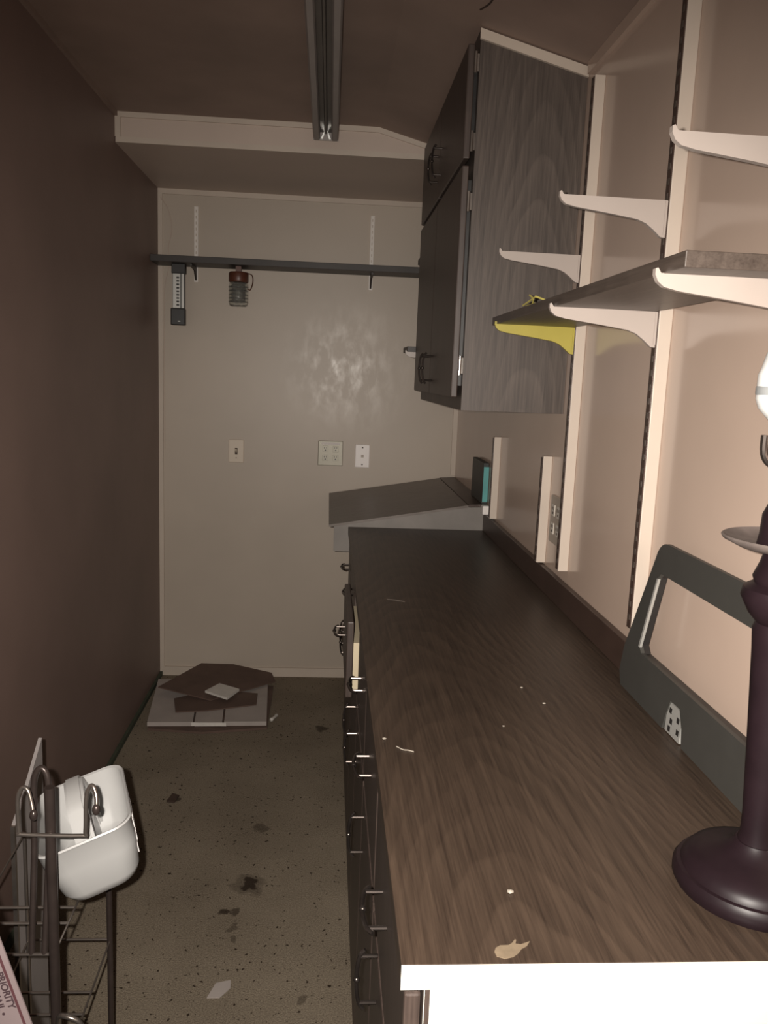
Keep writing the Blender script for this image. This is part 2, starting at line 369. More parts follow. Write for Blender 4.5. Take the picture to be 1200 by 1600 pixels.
# countertop
t = thing('countertop', 'long dark walnut laminate countertop with a dark backsplash', 'countertop', (1.12, 1.87, .885))
obj('slab', bx(0.864, WX-.001, 0.7085, 3.028, 0.8845, 0.910, bev=.001), 'counter', t)
obj('edge_strip', bx(0.864, WX-.001, 0.7065, 0.7085, 0.8845, 0.9098), 'white_edge', t, label='bare white front edge')
obj('backsplash', bx(1.371, WX-.001, 0.71, 3.028, 0.910, 0.976, bev=.002), 'backsplash', t)
def blob(pts, z, th):
    return prism(pts, 'Z', z, z+th)
cp = [(0.9581, 0.7249), (0.9606, 0.7308), (0.9658, 0.7342), (0.9746, 0.7346), (0.9787, 0.7376), (0.9828, 0.7431), (0.984, 0.7421), (0.982, 0.7365), (0.987, 0.7354), (0.9975, 0.7399), (0.9931, 0.7333), (0.9865, 0.7289), (0.9824, 0.7231), (0.9761, 0.7178), (0.967, 0.7151), (0.9592, 0.7185)]
obj('chip', blob(cp, .9101, .0006), 'chip', t, label='tan chipped patch at the front edge')
obj('scuff', blob([(0.940, 2.030), (0.962, 2.026), (0.984, 2.010), (0.984, 2.004), (0.962, 2.016), (0.941, 2.024)], .9101, .0004), 'scuff', t)
FL = ['white fleck on the countertop just beyond the tan chipped patch', 'white fleck on the countertop between the lamp base and the grey panel', 'white fleck mid countertop, left of the grey panel hinge notch',
      'white fleck on the countertop beside its left edge and the thread', 'farthest white fleck on the countertop, near the leaning grey panel', 'white fleck on the countertop just left of the lamp base', 'smallest white fleck, alone in the middle of the countertop']
for k, (x, y, s) in enumerate([(0.995, 0.82, .0035), (1.305, 0.944, .0032), (1.173, 1.357, .0028), (0.880, 1.208, .003), (1.15, 1.431, .0025), (1.217, .894, .003), (1.08, 1.26, .002)]):
    bm = bmesh.new(); bmesh.ops.create_icosphere(bm, subdivisions=1, radius=s, matrix=Matrix.Translation((x, y, .9102+s*.4)) @ Matrix.Diagonal((1.2, 1, .5, 1)))
    tag(obj('paint_fleck', bm, 'fleck'), FL[k], 'fleck', 'white flecks on the countertop')
tag(obj('thread', tube(smooth_path([(0.897, 1.181, .9112), (0.906, 1.170, .9112), (0.914, 1.168, .9112), (0.922, 1.163, .9112)], 4), .0008, 6), 'fleck'), 'short white thread lying near the left edge of the countertop', 'thread')

# ------------------------------------------------------------------ sloping desk top at the far end
t = thing('corner_desk', 'grey-brown laminate desk with a sloping drop top at the far end of the counter', 'desk', (1.1, 3.45, 0))
DY0, DY1 = 3.031, 3.862
obj('desktop', prism([(0.7915, .908), (0.7915, .916), (1.312, 1.004), (1.318, .996), (0.80, .908)], 'Y', DY0-.002, DY1), 'desk', t)
obj('desktop', prism([(1.314, .998), (1.314, 1.006), (WX-.002, 1.010), (WX-.002, 1.000)], 'Y', DY0-.002, DY1), 'backsplash', t, label='dark level strip beside the wall')
obj('front_panel', prism([(0.811, .815), (0.811, .9095), (1.318, .9955), (WX-.002, .9985), (WX-.002, .815)], 'Y', DY0+.0, DY0+.018), 'desk_front', t, label='lighter grey front')
obj('leg', bx(1.33, WX-.002, DY1-.05, DY1, 0, .99), 'desk_front', t)
obj('leg', bx(1.33, WX-.002, DY0+.02, DY0+.07, 0, .99), 'desk_front', t)

t = thing('box', 'small charcoal box with a teal end standing on the desk against the right wall', 'box', (1.37, 3.2, 1.009))
obj('body', bx(1.364, WX-.002, 3.040, 3.275, 1.0102, 1.165, bev=.002), 'dark_box', t)
obj('end_label', bx(1.3655, WX-.002, 3.036, 3.040, 1.018, 1.150), 'teal', t, label='teal end')
tag(obj('plug', bx(1.360, WX-.001, 2.985, 3.024, .9765, 1.010, bev=.004), 'plate_white'), 'small white plug block on the backsplash end beside the desk', 'plug')

# ------------------------------------------------------------------ wall cabinet
CY0, CY1, CZ = 2.114, 3.064, 1.392
t = thing('wall_cabinet', 'dark walnut wall cabinet reaching from above the counter to the ceiling', 'cabinet', (1.25, 2.6, CZ))
obj('body', prism([(1.118, CZ), (WX-.001, CZ), (WX-.001, ZR-.002), (1.118, ceil_z(1.118)-.002)], 'Y', CY0, CY1), 'walnut', t)
zt = ceil_z(1.118)
obj('top_trim', prism([(1.116, zt-.026), (WX-.001, ZR-.026), (WX-.001, ZR-.003), (1.116, zt-.003)], 'Y', CY0-.008, CY0), 'trim', t, label='pale strip along the ceiling')
ym = (CY0+CY1)/2
for k, (a, c) in enumerate(((CY0+.004, ym-.002), (ym+.002, CY1-.012))):
    for z0, z1, hz in ((CZ+.032, 1.990, 1.50), (2.006, 2.268, 2.10)):
        d = obj('door', bx(1.090, 1.107, a, c, z0, z1, bev=.003), 'door', t)
        hy = c-.045 if k == 0 else a+.045
        obj('pull', pull_mesh(1.090, hy, hz, True), 'bronze', d, smooth=True)
        obj('gap_shade', bx(1.107, 1.1178, a+.02, c-.02, z0+.03, z1-.03), 'black', d)  # black filler paints the shade in the gap behind the door
        if k == 0:
            for zz in ((1.505, 1.905) if z1 < 2 else (2.045, 2.225)):
                bm = bmesh.new()
                add_tube(bm, [(1.1085, a-.004, zz-.024), (1.1085, a-.004, zz+.024)], .0045, 10)
                add_box(bm, 1.1085, 1.1175, a-.004, a+.002, zz-.020, zz+.020)
                obj('hinge', bm, 'chrome' if zz < 1.6 else 'steel', d, smooth=True, label='bright chrome hinge' if zz < 1.6 else None)

# ------------------------------------------------------------------ shelf standards and brackets on the right wall
RX = WX-.025
def standard(y, z0, z1, label):
    t = thing('shelf_standard', label, 'shelf standard', (WX-.012, y, z0), 'shelf standards on the right wall')
    obj('rail', bx(RX, WX, y-.010, y+.010, z0, z1, bev=.0015), 'cream_rail', t)
    obj('face_channel', bx(RX-.0022, RX, y-.0085, y+.0085, z0+.004, z1-.004), 'backsplash', t, label='dark slotted face')
    bm = bmesh.new(); z = z0+.02
    while z < z1-.02:
        add_box(bm, RX-.003, RX-.0021, y-.004, y+.004, z, z+.011); z += .0254
    o = obj('slot', bm, 'shelf', t); o['kind'] = 'stuff'
standard(1.982, 1.006, 2.166, 'tall cream shelf standard beside the wall cabinet, carrying the yellow bracket')
standard(1.478, 1.012, ZR-.028, 'tall cream shelf standard ending above the grey panel on the counter')
standard(0.992, 1.490, ZR-.028, 'cream shelf standard above the lamp, nearest the camera, at the right edge')
standard(2.868, .984, 1.276, 'short cream shelf standard beside the teal-ended box')
standard(2.195, .980, 1.274, 'short cream shelf standard left of the wall outlet')
def bracket(y, z, m, label, xt=1.185, xw=RX-.003, group='brackets on the right wall'):
    L = xw-xt
    pr = [(0.0, .006), (.003, .007), (.007, .001), (L, 0), (L, -.063), (L-.008, -.062), (L-.022, -.050), (L-.036, -.040), (L-.052, -.034), (L*.5, -.0275), (.030, -.019), (.012, -.015), (.004, -.009), (0, -.001)]
    t = thing('shelf_bracket', label, 'bracket', (xw, y, z), group)
    obj('arm', prism([(xt+a, z+c) for a, c in pr], 'Y', y-.0045, y+.0045), m, t)
    obj('mounting_tab', bx(xw-.004, xw, y-.006, y+.006, z-.058, z-.001), m, t)
    return t
bracket(1.978, 1.769, 'white_paint', 'bare white bracket over the yellow one, empty', 1.166)
bracket(1.474, 1.792, 'white_paint', 'bare white bracket above the middle of the wall shelf, empty', 1.167)
bracket(0.988, 1.762, 'white_paint', 'bare white bracket at the upper right, largest in view and empty', 1.165)
bracket(1.978, 1.6025, 'yellow_paint', 'yellow bracket under the far end of the wall shelf', 1.166)
bracket(1.474, 1.6025, 'white_paint', 'white bracket under the middle of the dark wall shelf', 1.163)
bracket(0.988, 1.6025, 'white_paint', 'white bracket under the near end of the dark wall shelf', 1.160)
tag(obj('wall_shelf', bx(1.170, RX-.004, 0.925, 2.030, 1.6030, 1.6215, bev=.001), 'shelf'), 'dark walnut shelf board resting on the yellow bracket and two white ones', 'shelf')
bm = bmesh.new()
for p, q in (((1.192, 1.80, 1.634), (1.193, 1.695, 1.643)), ((1.193, 1.715, 1.641), (1.192, 1.745, 1.650)), ((1.193, 1.715, 1.641), (1.200, 1.75, 1.6335)), ((1.193, 1.695, 1.643), (1.206, 1.66, 1.633)), ((1.200, 1.805, 1.6335), (1.203, 1.74, 1.6335))):
    add_tube(bm, [(a_[0]-.019, a_[1]*.957, a_[2]-.0085) for a_ in (p, q)], .0019, 6)
tag(obj('twig_clip', bm, 'straw'), 'small yellow twig-like plastic piece lying on the dark wall shelf', 'plastic piece')

# shelves past the wall cabinet
for z, lab1, lab2 in ((1.563, 'lower white bracket tip showing past the wall cabinet', 'lower dark shelf past the wall cabinet'), (1.897, 'upper white bracket tip showing past the wall cabinet', 'upper dark shelf past the wall cabinet')):
    xt = 1.058 if z < 1.7 else 1.100
    bracket(3.115, z, 'white_paint', lab1, xt, WX-.001, 'brackets past the wall cabinet')
    tag(obj('corner_shelf', bx(xt+.006, WX-.001, 3.085, 3.270, z+.0012, z+.020), 'bshelf'), lab2, 'shelf', 'shelves past the wall cabinet')

# ------------------------------------------------------------------ back wall shelf, its standards and what hangs from it
for x, lab in ((0.168, 'thin white slotted standard on the back wall above the stick light'), (0.953, 'thin white slotted standard on the back wall, right of the hanging jar')):
    t = thing('shelf_standard', lab, 'shelf standard', (x, D, 1.85), 'shelf standards on the back wall')
    obj('rail', bx(x-.009, x+.009, D-.010, D, 1.855, 2.181, bev=.001), 'white_rail', t)
    bm = bmesh.new()
    for k in range(12): add_box(bm, x-.002, x+.002, D-.0108, D-.0099, 1.875+k*.0254, 1.887+k*.0254)
    o = obj('slot', bm, 'trim', t); o['kind'] = 'stuff'
    obj('bracket_arm', prism([(D-.012, 1.918), (D-.15, 1.918), (D-.15, 1.908), (D-.05, 1.900), (D-.02, 1.866), (D-.012, 1.862)], 'X', x-.004, x+.004), 'bshelf', t, label='dark bracket')
tag(obj('back_shelf', bx(0.001, WX-.002, 3.695, D-.012, 1.919, 1.946, bev=.001), 'bshelf'), 'narrow black-brown shelf running across the back wall', 'shelf')
# jar
jx, jy = 0.368, 3.765
t = thing('hanging_jar', 'clear glass jar with a brown lid hanging under the back shelf', 'jar', (jx, jy, 1.748))
pr = [(.030, 0), (.038, .004), (.041, .014), (.042, .085), (.040, .098), (.034, .103), (.031, .103), (.036, .096), (.0385, .084), (.0375, .016), (.033, .008), (.0, .006)]
obj('glass', lathe(pr, (jx, jy, 1.748), 28), 'glass', t, smooth=True)
obj('lid', lathe([(.0, 0), (.041, 0), (.043, .004), (.043, .036), (.039, .043), (0, .043)], (jx, jy, 1.852), 24), 'lid', t, smooth=True)
for zz in (1.765, 1.780, 1.795, 1.812, 1.828): obj('ridge', lathe([(.0422, 0), (.0440, .003), (.0422, .006)], (jx, jy, zz), 24), 'glass', t, smooth=True)  # glass rings added to catch highlights
bm = bmesh.new(); rj = random.Random(5)
for k in range(26):
    a = rj.random()*6.28; rr_ = .026*math.sqrt(rj.random()); p = Vector((jx+rr_*math.cos(a), jy+rr_*math.sin(a), 1.762+.045*rj.random())); d_ = Vector((rj.uniform(-1, 1), rj.uniform(-1, 1), rj.uniform(-.6, .6))).normalized()*.007
    add_tube(bm, [p-d_, p+d_], .0018, 6)
o = obj('glint_bits', bm, 'chrome', t, label='small chrome bits added inside for glints'); o['kind'] = 'stuff'  # chrome bits added to imitate the highlights in the glass
obj('bail', tube(smooth_path([(jx+.034, jy, 1.893), (jx+.058, jy, 1.885), (jx+.062, jy, 1.855), (jx+.052, jy-.008, 1.822), (jx+.040, jy-.008, 1.826)], 5), .0022, 8), 'lid', t, smooth=True, label='brown wire bail')
obj('hanger', bx(jx-.012, jx+.012, jy-.012, jy+.012, 1.8945, 1.9190), 'lid', t)
# stick light
t = thing('stick_light', 'slim black and silver stick light hanging under the left end of the back shelf', 'light', (.108, 3.765, 1.657))
obj('bottom_cap', bx(.076, .138, 3.748, 3.782, 1.657, 1.730, bev=.004), 'black', t)
obj('body', bx(.084, .136, 3.754, 3.776, 1.728, 1.880, bev=.002), 'black', t)
obj('face', bx(.086, .118, 3.7525, 3.7545, 1.731, 1.876), 'silver', t)
obj('face', bx(.123, .134, 3.7525, 3.7545, 1.731, 1.876), 'silver', t)
for k in range(9): obj('slot', bx(.101, .113, 3.7515, 3.7527, 1.740+k*.0145, 1.747+k*.0145), 'black', t)
obj('top_cap', bx(.080, .140, 3.748, 3.782, 1.876, 1.9188, bev=.003), 'black', t)
obj('badge', bx(.108, .118, 3.7472, 3.7482, 1.672, 1.676), 'silver', t)
tag(obj('cable', tube(smooth_path([(.013, D-.012, 2.21), (.045, D-.006, 2.16), (.060, D-.006, 2.08), (.045, D-.006, 2.0), (.05, D-.004, 1.93), (.03, D-.006, 1.84), (.026, D-.004, 1.70), (.026, D-.004, 1.1)], 6), .0018, 6), 'soffit'), 'thin wall-coloured cable curling down the left corner of the back wall', 'cable')

# ------------------------------------------------------------------ plates
def plate_y(label, x0, x1, z0, z1, m, kind):
    t = thing('wall_plate', label, 'wall plate', ((x0+x1)/2, D, z0))
    obj('cover', bx(x0, x1, D-.007, D, z0, z1, bev=.003), m, t)
    cx, cz = (x0+x1)/2, (z0+z1)/2
    if kind == 'switch':
        obj('slot', bx(cx-.006, cx+.006, D-.0078, D-.0069, cz-.014, cz+.014), 'slot', t)
        obj('toggle', prism([(D-.018, cz+.010), (D-.007, cz+.004), (D-.007, cz-.006), (D-.016, cz+.004)], 'X', cx-.004, cx+.004), m, t)
        obj('screw', bx(cx-.002, cx+.002, D-.0078, D-.0069, cz-.034, cz-.030), 'slot', t)
    elif kind == 'quad':
        obj('bevel_glint', prism([(D-.0072, z1-.018), (D-.0105, z1-.012), (D-.0045, z1-.004)], 'X', x0+.016, x1-.016), 'plate_white', t, label='glint painted white on the bevel')  # white colour paints the flash's reflection on the bevel
        for sx in (-1, 1):
            for sz in (-1, 1):
                s = obj('socket', bx(cx+sx*.024-.013, cx+sx*.024+.013, D-.0085, D-.0065, cz+sz*.021-.014, cz+sz*.021+.014, bev=.0008), 'plate_steel', t)
                for dx in (-.005, .005): obj('slot', bx(cx+sx*.024+dx-.0014, cx+sx*.024+dx+.0014, D-.0093, D-.0084, cz+sz*.021+.001, cz+sz*.021+.009), 'black', s)
                obj('slot', bx(cx+sx*.024-.003, cx+sx*.024+.003, D-.0093, D-.0084, cz+sz*.021-.010, cz+sz*.021-.004), 'black', s)
    else:
        for dz in (.040, -.040): obj('screw', bx(cx-.003, cx+.003, D-.0078, D-.0068, cz+dz-.003, cz+dz+.003), 'slot', t)
        obj('jack', bx(cx-.006, cx+.006, D-.0095, D-.0068, cz-.006, cz+.006, bev=.001), 'plate_beige', t)
plate_y('ivory light switch plate alone on the back wall below the jar', .319, .389, 1.046, 1.154, 'plate_ivory', 'switch')
plate_y('square brushed metal outlet plate with four sockets on the back wall', .734, .851, 1.045, 1.162, 'plate_steel', 'quad')
plate_y('white jack plate right of the square metal outlet', .909, .977, 1.041, 1.150, 'plate_white', 'jack')
t = thing('wall_plate', 'beige four-socket outlet plate on the right wall between two cream standards', 'wall plate', (WX, 2.115, 1.06))
obj('cover', bx(WX-.006, WX, 2.035, 2.150, 1.050, 1.176, bev=.002), 'plate_beige', t)
for sy in (-1, 1):
    for sz in (-1, 1):
        y, z = 2.092+sy*.024, 1.114+sz*.024
        s = obj('socket', bx(WX-.008, WX-.0055, y-.012, y+.012, z-.015, z+.015, bev=.0008), 'socket_pale', t)
        for dy in (-.006, .006): obj('slot', bx(WX-.0087, WX-.0079, y+dy-.0016, y+dy+.0016, z+.001, z+.009), 'slot', s)
        obj('slot', bx(WX-.0087, WX-.0079, y-.003, y+.003, z-.010, z-.004), 'slot', s)

# ------------------------------------------------------------------ grey frame leaning at the wall
t = thing('appliance_panel', 'grey moulded plastic panel with a wide opening leaning on the wall behind the lamp', 'panel', (1.345, 1.21, .911))
def tilt_x(z): return 1.346 + (z-.911)*(1.360-1.346)/(1.205-.911)
def arc(cx, cz, r, a0, a1, n=5): return [(cx+r*math.cos(math.radians(a0+(a1-a0)*k/n)), cz+r*math.sin(math.radians(a0+(a1-a0)*k/n))) for k in range(n+1)]
TH = .007
def lean(bm2, x_off=0.0):
    for v in bm2.verts: v.co.x = v.co.x + tilt_x(v.co.z)
    return bm2
yo = [(1.470, .935), (1.455, .911), (1.258, .911), (1.250, .940), (1.240, .966), (1.205, .966), (1.190, .940), (1.182, .911), (.905, .911), (.890, .935), (.905, .99), (.965, 1.165)]
yo += arc(1.010, 1.165, .042, 165, 95)[::1]
yo += arc(1.335, 1.165, .042, 85, 15)
yo += [(1.462, .985)]
inner = [(1.395, 1.010), (1.358, 1.140), (1.345, 1.153), (1.012, 1.153), (.998, 1.140), (.962, 1.010), (.972, .998), (1.382, .998)]
def ring_mesh(outer, inn, x0, x1):
    bm = bmesh.new()
    def loop(ps, x): return [bm.verts.new((x, y, z)) for y, z in ps]
    for x in (x0, x1):
        o, i = loop(outer, x), loop(inn, x)
        es = [bm.edges.new((l[k], l[(k+1) % len(l)])) for l in (o, i) for k in range(len(l))]
        bmesh.ops.triangle_fill(bm, use_beauty=True, use_dissolve=False, edges=es)
        if x == x0: o0, i0 = o, i
    for a, c in ((o0, o), (i0, i)):
        n = len(a)
        for k in range(n): bm.faces.new((a[k], a[(k+1) % n], c[(k+1) % n], c[k]))
    bmesh.ops.recalc_face_normals(bm, faces=bm.faces)
    return bm
obj('shell', lean(ring_mesh(yo, inner, 0, TH)), 'grey_plastic', t, smooth=True)
obj('inner_rim', lean(prism([(1.3965, 1.006), (1.3585, 1.142), (1.3530, 1.142), (1.3905, 1.006)], 'X', -.0006, .004)), 'silver', t, label='inner edge of window, coloured bright as if lit')  # silver strip paints the window's reveal as if caught by the flash
def grow(ps, d):
    c = (sum(p[0] for p in ps)/len(ps), sum(p[1] for p in ps)/len(ps)); return [(p[0]+math.copysign(d, p[0]-c[0]), p[1]+math.copysign(d, p[1]-c[1])) for p in ps]
obj('back_shade', lean(ring_mesh(grow(inner, .022), grow(inner, .002), TH, .019)), 'black', t, label='black ring painting the shade behind the shell')  # black colour stands for the shaded gap between panel and wall
hg = bmesh.new(); add_box(hg, .002, .006, 1.195, 1.251, .912, .962)
hinge = obj('hinge_plate', lean(hg), 'silver', t, label='chrome hinge plate in the notch')
for y, z in ((1.238, .950), (1.232, .934), (1.236, .920), (1.208, .945), (1.205, .926)):
    obj('hole', lean(bx(.0015, .0032, y-.0045, y+.0045, z-.0045, z+.0045)), 'black', hinge)

# ------------------------------------------------------------------ lamp
LX, LY = 1.277, .83
t = thing('table_lamp', 'dark candlestick table lamp standing at the near end of the countertop', 'lamp', (LX, LY, .910))
def lp(name, prof, m, label=None): return obj(name, lathe([(r, z) for r, z in prof], (LX, LY, 0), 36), m, t, smooth=True, label=label)
lp('base', [(0, .9102), (.084, .9102), (.087, .916), (.087, .924), (.083, .930), (.079, .931), (.077, .936), (.071, .943), (.058, .948), (.040, .953), (.028, .960), (.0225, .968), (0, .968)], 'lamp')
lp('column', [(0, .966), (.021, .966), (.0185, .980), (.0185, 1.0), (.023, 1.09), (.0285, 1.19), (.0305, 1.215), (.028, 1.222), (.037, 1.232), (.046, 1.250), (.044, 1.260), (.034, 1.266), (.036, 1.272), (.030, 1.288), (.026, 1.304), (0, 1.304)], 'lamp')
lp('drip_dish', [(0, 1.302), (.030, 1.302), (.055, 1.305), (.070, 1.312), (.072, 1.315), (.070, 1.3165), (.055, 1.309), (.030, 1.3065), (0, 1.3065)], 'dish', 'dusty grey dish')
lp('neck', [(0, 1.306), (.036, 1.306), (.034, 1.318), (.033, 1.340), (.024, 1.362), (.018, 1.375), (.018, 1.40), (0, 1.40)], 'lamp')
lp('socket', [(0, 1.398), (.020, 1.398), (.022, 1.43), (0, 1.43)], 'bronze')
lp('bulb', [(0, 1.429), (.022, 1.430), (.038, 1.440), (.049, 1.452), (.0525, 1.462), (.0525, 1.487), (.050, 1.494), (.046, 1.51), (.030, 1.53), (0, 1.536)], 'bulb', 'white bulb')
lp('bulb_ring', [(.0526, 1.466), (.0532, 1.467), (.0532, 1.474), (.0526, 1.475)], 'bulb_ring', 'grey ring')
for s in (-1, 1):
    obj('harp_arm', tube(smooth_path([(LX+s*.018, LY, 1.392), (LX+s*.036, LY, 1.395), (LX+s*.044, LY, 1.406), (LX+s*.045, LY, 1.425)], 4), .0035, 8), 'bronze', t, smooth=True)

# ------------------------------------------------------------------ cardboard pile
t = thing('flattened_carton', 'flattened grey-white carton lying on the carpet by the back wall', 'carton', (.3, 3.48, 0))
obj('lower_flap', prism([(.075, 3.235), (.30, 3.205), (.56, 3.255), (.555, 3.72), (.02, 3.74)], 'Z', .0005, .010), 'card_brown', t)
for a in ((.070, .254, 3.25), (.262, .374, 3.252), (.382, .556, 3.262)):
    sh = (.07-a[0])*0
    x0b = .018+(a[0]-.07)*1.05; x1b = .018+(a[1]-.07)*1.05
    obj('flap', prism([(a[0], a[2]), (a[1], a[2]+.006), (x1b, 3.735), (x0b, 3.735)], 'Z', .012, .030), 'card_white', t)
obj('tape', bx(.250, .392, 3.2485, 3.2530, .016, .031), 'paper', t, label='white tape strip')
obj('inner_flap', prism([(.068, 3.262), (.55, 3.275), (.53, 3.72), (.03, 3.72)], 'Z', .010, .0125), 'card_brown', t)
def sheet(pts, th):
    bm = bmesh.new(); c = Vector((0, 0, 0))
    for p in pts: c += Vector(p)/len(pts)
    lo_, hi_ = [bm.verts.new(p) for p in pts], [bm.verts.new((p[0], p[1], p[2]+th)) for p in pts]
    cl, ch = bm.verts.new(c), bm.verts.new(c+Vector((0, 0, th)))
    n = len(pts)
    for k in range(n):
        k2 = (k+1) % n
        bm.faces.new((lo_[k2], lo_[k], cl)); bm.faces.new((hi_[k], hi_[k2], ch)); bm.faces.new((lo_[k], lo_[k2], hi_[k2], hi_[k]))
    return bm
tag(obj('cardboard_sheet', sheet([(.135, 3.49, .031), (.168, 3.345, .031), (.30, 3.365, .031), (.50, 3.435, .031), (.495, 3.56, .031), (.30, 3.60, .031)], .005), 'card_brown'), 'lower torn brown cardboard sheet on the grey-white carton', 'cardboard')
tag(obj('cardboard_sheet', sheet([(.055, 3.545, .062), (.20, 3.845, .066), (.35, 3.855, .060), (.54, 3.80, .040), (.565, 3.70, .036), (.46, 3.60, .038), (.36, 3.52, .040), (.30, 3.46, .038)], .005), 'card_brown'), 'upper crumpled brown cardboard sheet against the back baseboard', 'cardboard')
tag(obj('paper_packet', sheet([(.268, 3.505, .058), (.32, 3.59, .060), (.415, 3.535, .056), (.372, 3.445, .050)], .010), 'paper'), 'small white paper packet lying on the brown cardboard', 'packet')
bm = bmesh.new(); add_tube(bm, smooth_path([(.568, 3.335, .006), (.580, 3.350, .010), (.592, 3.390, .007)], 4), [.006, .008, .009, .006, .006, .005, .006, .008, .006], 8)
tag(obj('wrapper', bm, 'paper', smooth=True), 'small twisted white wrapper on the carpet right of the carton', 'wrapper')
tag(obj('paper_scrap', sheet([(.53, 1.755, .001), (.545, 1.80, .003), (.58, 1.81, .003), (.582, 1.785, .002), (.56, 1.755, .001)], .002), 'card_white'), 'pale paper scrap on the carpet near the base cabinets', 'paper')
tag(obj('debris_clump', sheet([(.262, 2.66, .001), (.275, 2.70, .008), (.30, 2.69, .006), (.29, 2.655, .002)], .006), 'slot'), 'dark clump of debris on the carpet beyond the white tote', 'debris')
tag(obj('wood_block', bx(.862, .8875, 1.60, 1.622, .0005, .020, bev=.002), 'slot'), 'small dark block on the carpet against the base cabinets', 'block')

# ------------------------------------------------------------------ wire rack
t = thing('wire_rack', 'dark wire floor rack with hooks carrying the white tote', 'rack', (.32, 1.31, 0))
posts = [(.387, 1.15, .858, .0078, 'post'), (.240, 1.15, .595, .0032, 'steel'), (.381, 1.48, .592, .0055, 'post'), (.225, 1.48, .592, .0030, 'steel')]
for x, y, h, r, m in posts: obj('post', tube([(x, y, .0005), (x, y, h)], r, 12), m, t, smooth=True)
for z in (.586, .360):
    for xx0, xx1 in ((.387, .381), (.240, .225)):
        obj('side_rail', tube([(xx0, 1.15, z), (xx1, 1.48, z)], .0019, 8), 'steel', t, smooth=True)
    for y, dz in (((1.262, 0), (1.222, 0), (1.48, 0), (1.15, 0)) if z > .5 else ((1.345, 0), (1.300, -.006), (1.48, .004), (1.15, 0))):
        f = (y-1.15)/.33
        obj('rung', tube([(.240-.015*f, y, z+dz), (.387-.006*f, y, z+dz)], .0024, 8), 'steel', t, smooth=True)
hk = [(.371, 1.128, .826), (.366, 1.134, .845), (.360, 1.138, .860), (.352, 1.14, .862), (.345, 1.14, .845), (.345, 1.14, .795), (.350, 1.14, .789), (.434, 1.14, .787), (.440, 1.14, .793), (.442, 1.14, .845), (.447, 1.14, .863), (.453, 1.138, .866), (.459, 1.132, .852), (.460, 1.126, .836)]
hook = obj('hook', tube(smooth_path(hk, 5), .0031, 10), 'steel', t, smooth=True)
for p in ((.371, 1.128, .826), (.460, 1.126, .836)):
    bm = bmesh.new(); bmesh.ops.create_uvsphere(bm, u_segments=12, v_segments=8, radius=.0058, matrix=Matrix.Translation(p) @ Matrix.Diagonal((1, 1, 1.5, 1)))
    obj('hook_tip', bm, 'post', hook, smooth=True)
obj('loop', tube(smooth_path([(.353, 1.152, .586), (.350, 1.186, .75), (.350, 1.190, .835), (.3535, 1.192, .858), (.361, 1.193, .866), (.3685, 1.192, .858), (.372, 1.190, .835), (.372, 1.186, .75), (.372, 1.152, .586)], 5), .0048, 10), 'post', t, smooth=True)
obj('hook', tube(smooth_path([(.392, 1.142, .47), (.398, 1.132, .495), (.412, 1.125, .500), (.428, 1.125, .492), (.436, 1.128, .475), (.45, 1.13, .47)], 5), .004, 10), 'steel', t, smooth=True)

# ------------------------------------------------------------------ white tote
TC = Vector((.374, 1.342, .7165))
Ux = Vector((.1276, .042, .040)).normalized(); V0 = Vector((.0435, -.189, -.005)).normalized()
Vx = (V0 - V0.dot(Ux)*Ux).normalized(); Wz = Ux.cross(-Vx).normalized()
if Wz.z < 0: Wz = -Wz
t = thing('plastic_tote', 'white plastic tote with a centre handle sitting tilted on the wire rack', 'tote', tuple(TC - Wz*.117))
def TP(u, v, w): return TC + Ux*u + Vx*v + Wz*w
def rrect(hu, hv, r, n=6):
    out = []
    for cx, cy, a0 in ((hu-r, hv-r, 0), (-hu+r, hv-r, 90), (-hu+r, -hv+r, 180), (hu-r, -hv+r, 270)):
        for k in range(n+1):
            a = math.radians(a0+90*k/n); out.append((cx+r*math.cos(a), cy+r*math.sin(a)))
    return out
bm = bmesh.new()
levels = [(.046, .074, .030, -.117, 0), (.057, .085, .034, -.113, 0), (.064, .093, .036, -.098, 0), (.0735, .104, .036, -.045, 0), (.0765, .110, .034, -.004, 0), (.079, .113, .034, 0, 0), (.0775, .1115, .033, .003, 0), (.0735, .107, .031, .001, 0), (.0705, .102, .033, -.045, 0), (.061, .090, .034, -.098, 0), (.044, .072, .030, -.111, 0)]
rings = [[bm.verts.new(TP(u, v, w)) for u, v in rrect(hu, hv, r)] for hu, hv, r, w, _ in levels]
for a, c in zip(rings, rings[1:]):
    n = len(a)
    for k in range(n): bm.faces.new((a[k], a[(k+1) % n], c[(k+1) % n], c[k]))
bm.faces.new(rings[0][::-1]); bm.faces.new(rings[-1])
bmesh.ops.recalc_face_normals(bm, faces=bm.faces)
obj('tub', bm, 'plastic_white', t, smooth=True)
prof = [(.104, -.022), (.094, -.012), (.060, .030), (.050, .040), (-.022, .050), (-.036, .044), (-.088, -.004), (-.100, -.014), (-.094, -.09), (-.082, -.09), (-.072, -.022), (-.030, .026), (.036, .020), (.072, -.022), (.082, -.09), (.094, -.09)]
bm = bmesh.new()
n = len(prof); wd = .0155
A = [bm.verts.new(TP(-wd, v, w)) for v, w in prof]; B = [bm.verts.new(TP(wd, v, w)) for v, w in prof]
bm.faces.new(A); bm.faces.new(B[::-1])
for k in range(n): bm.faces.new((A[k], B[k], B[(k+1) % n], A[(k+1) % n]))
bmesh.ops.recalc_face_normals(bm, faces=bm.faces)
bmesh.ops.bevel(bm, geom=[e for e in bm.edges if len(e.link_faces) == 2 and e.calc_face_angle(0) > .9], offset=.005, segments=2, affect='EDGES')
obj('handle', bm, 'plastic_white', t, smooth=True)
bm = bmesh.new(); pts = [(-.074, -.108), (.074, -.108), (.085, -.060), (.055, -.050), (-.055, -.050), (-.085, -.060)]
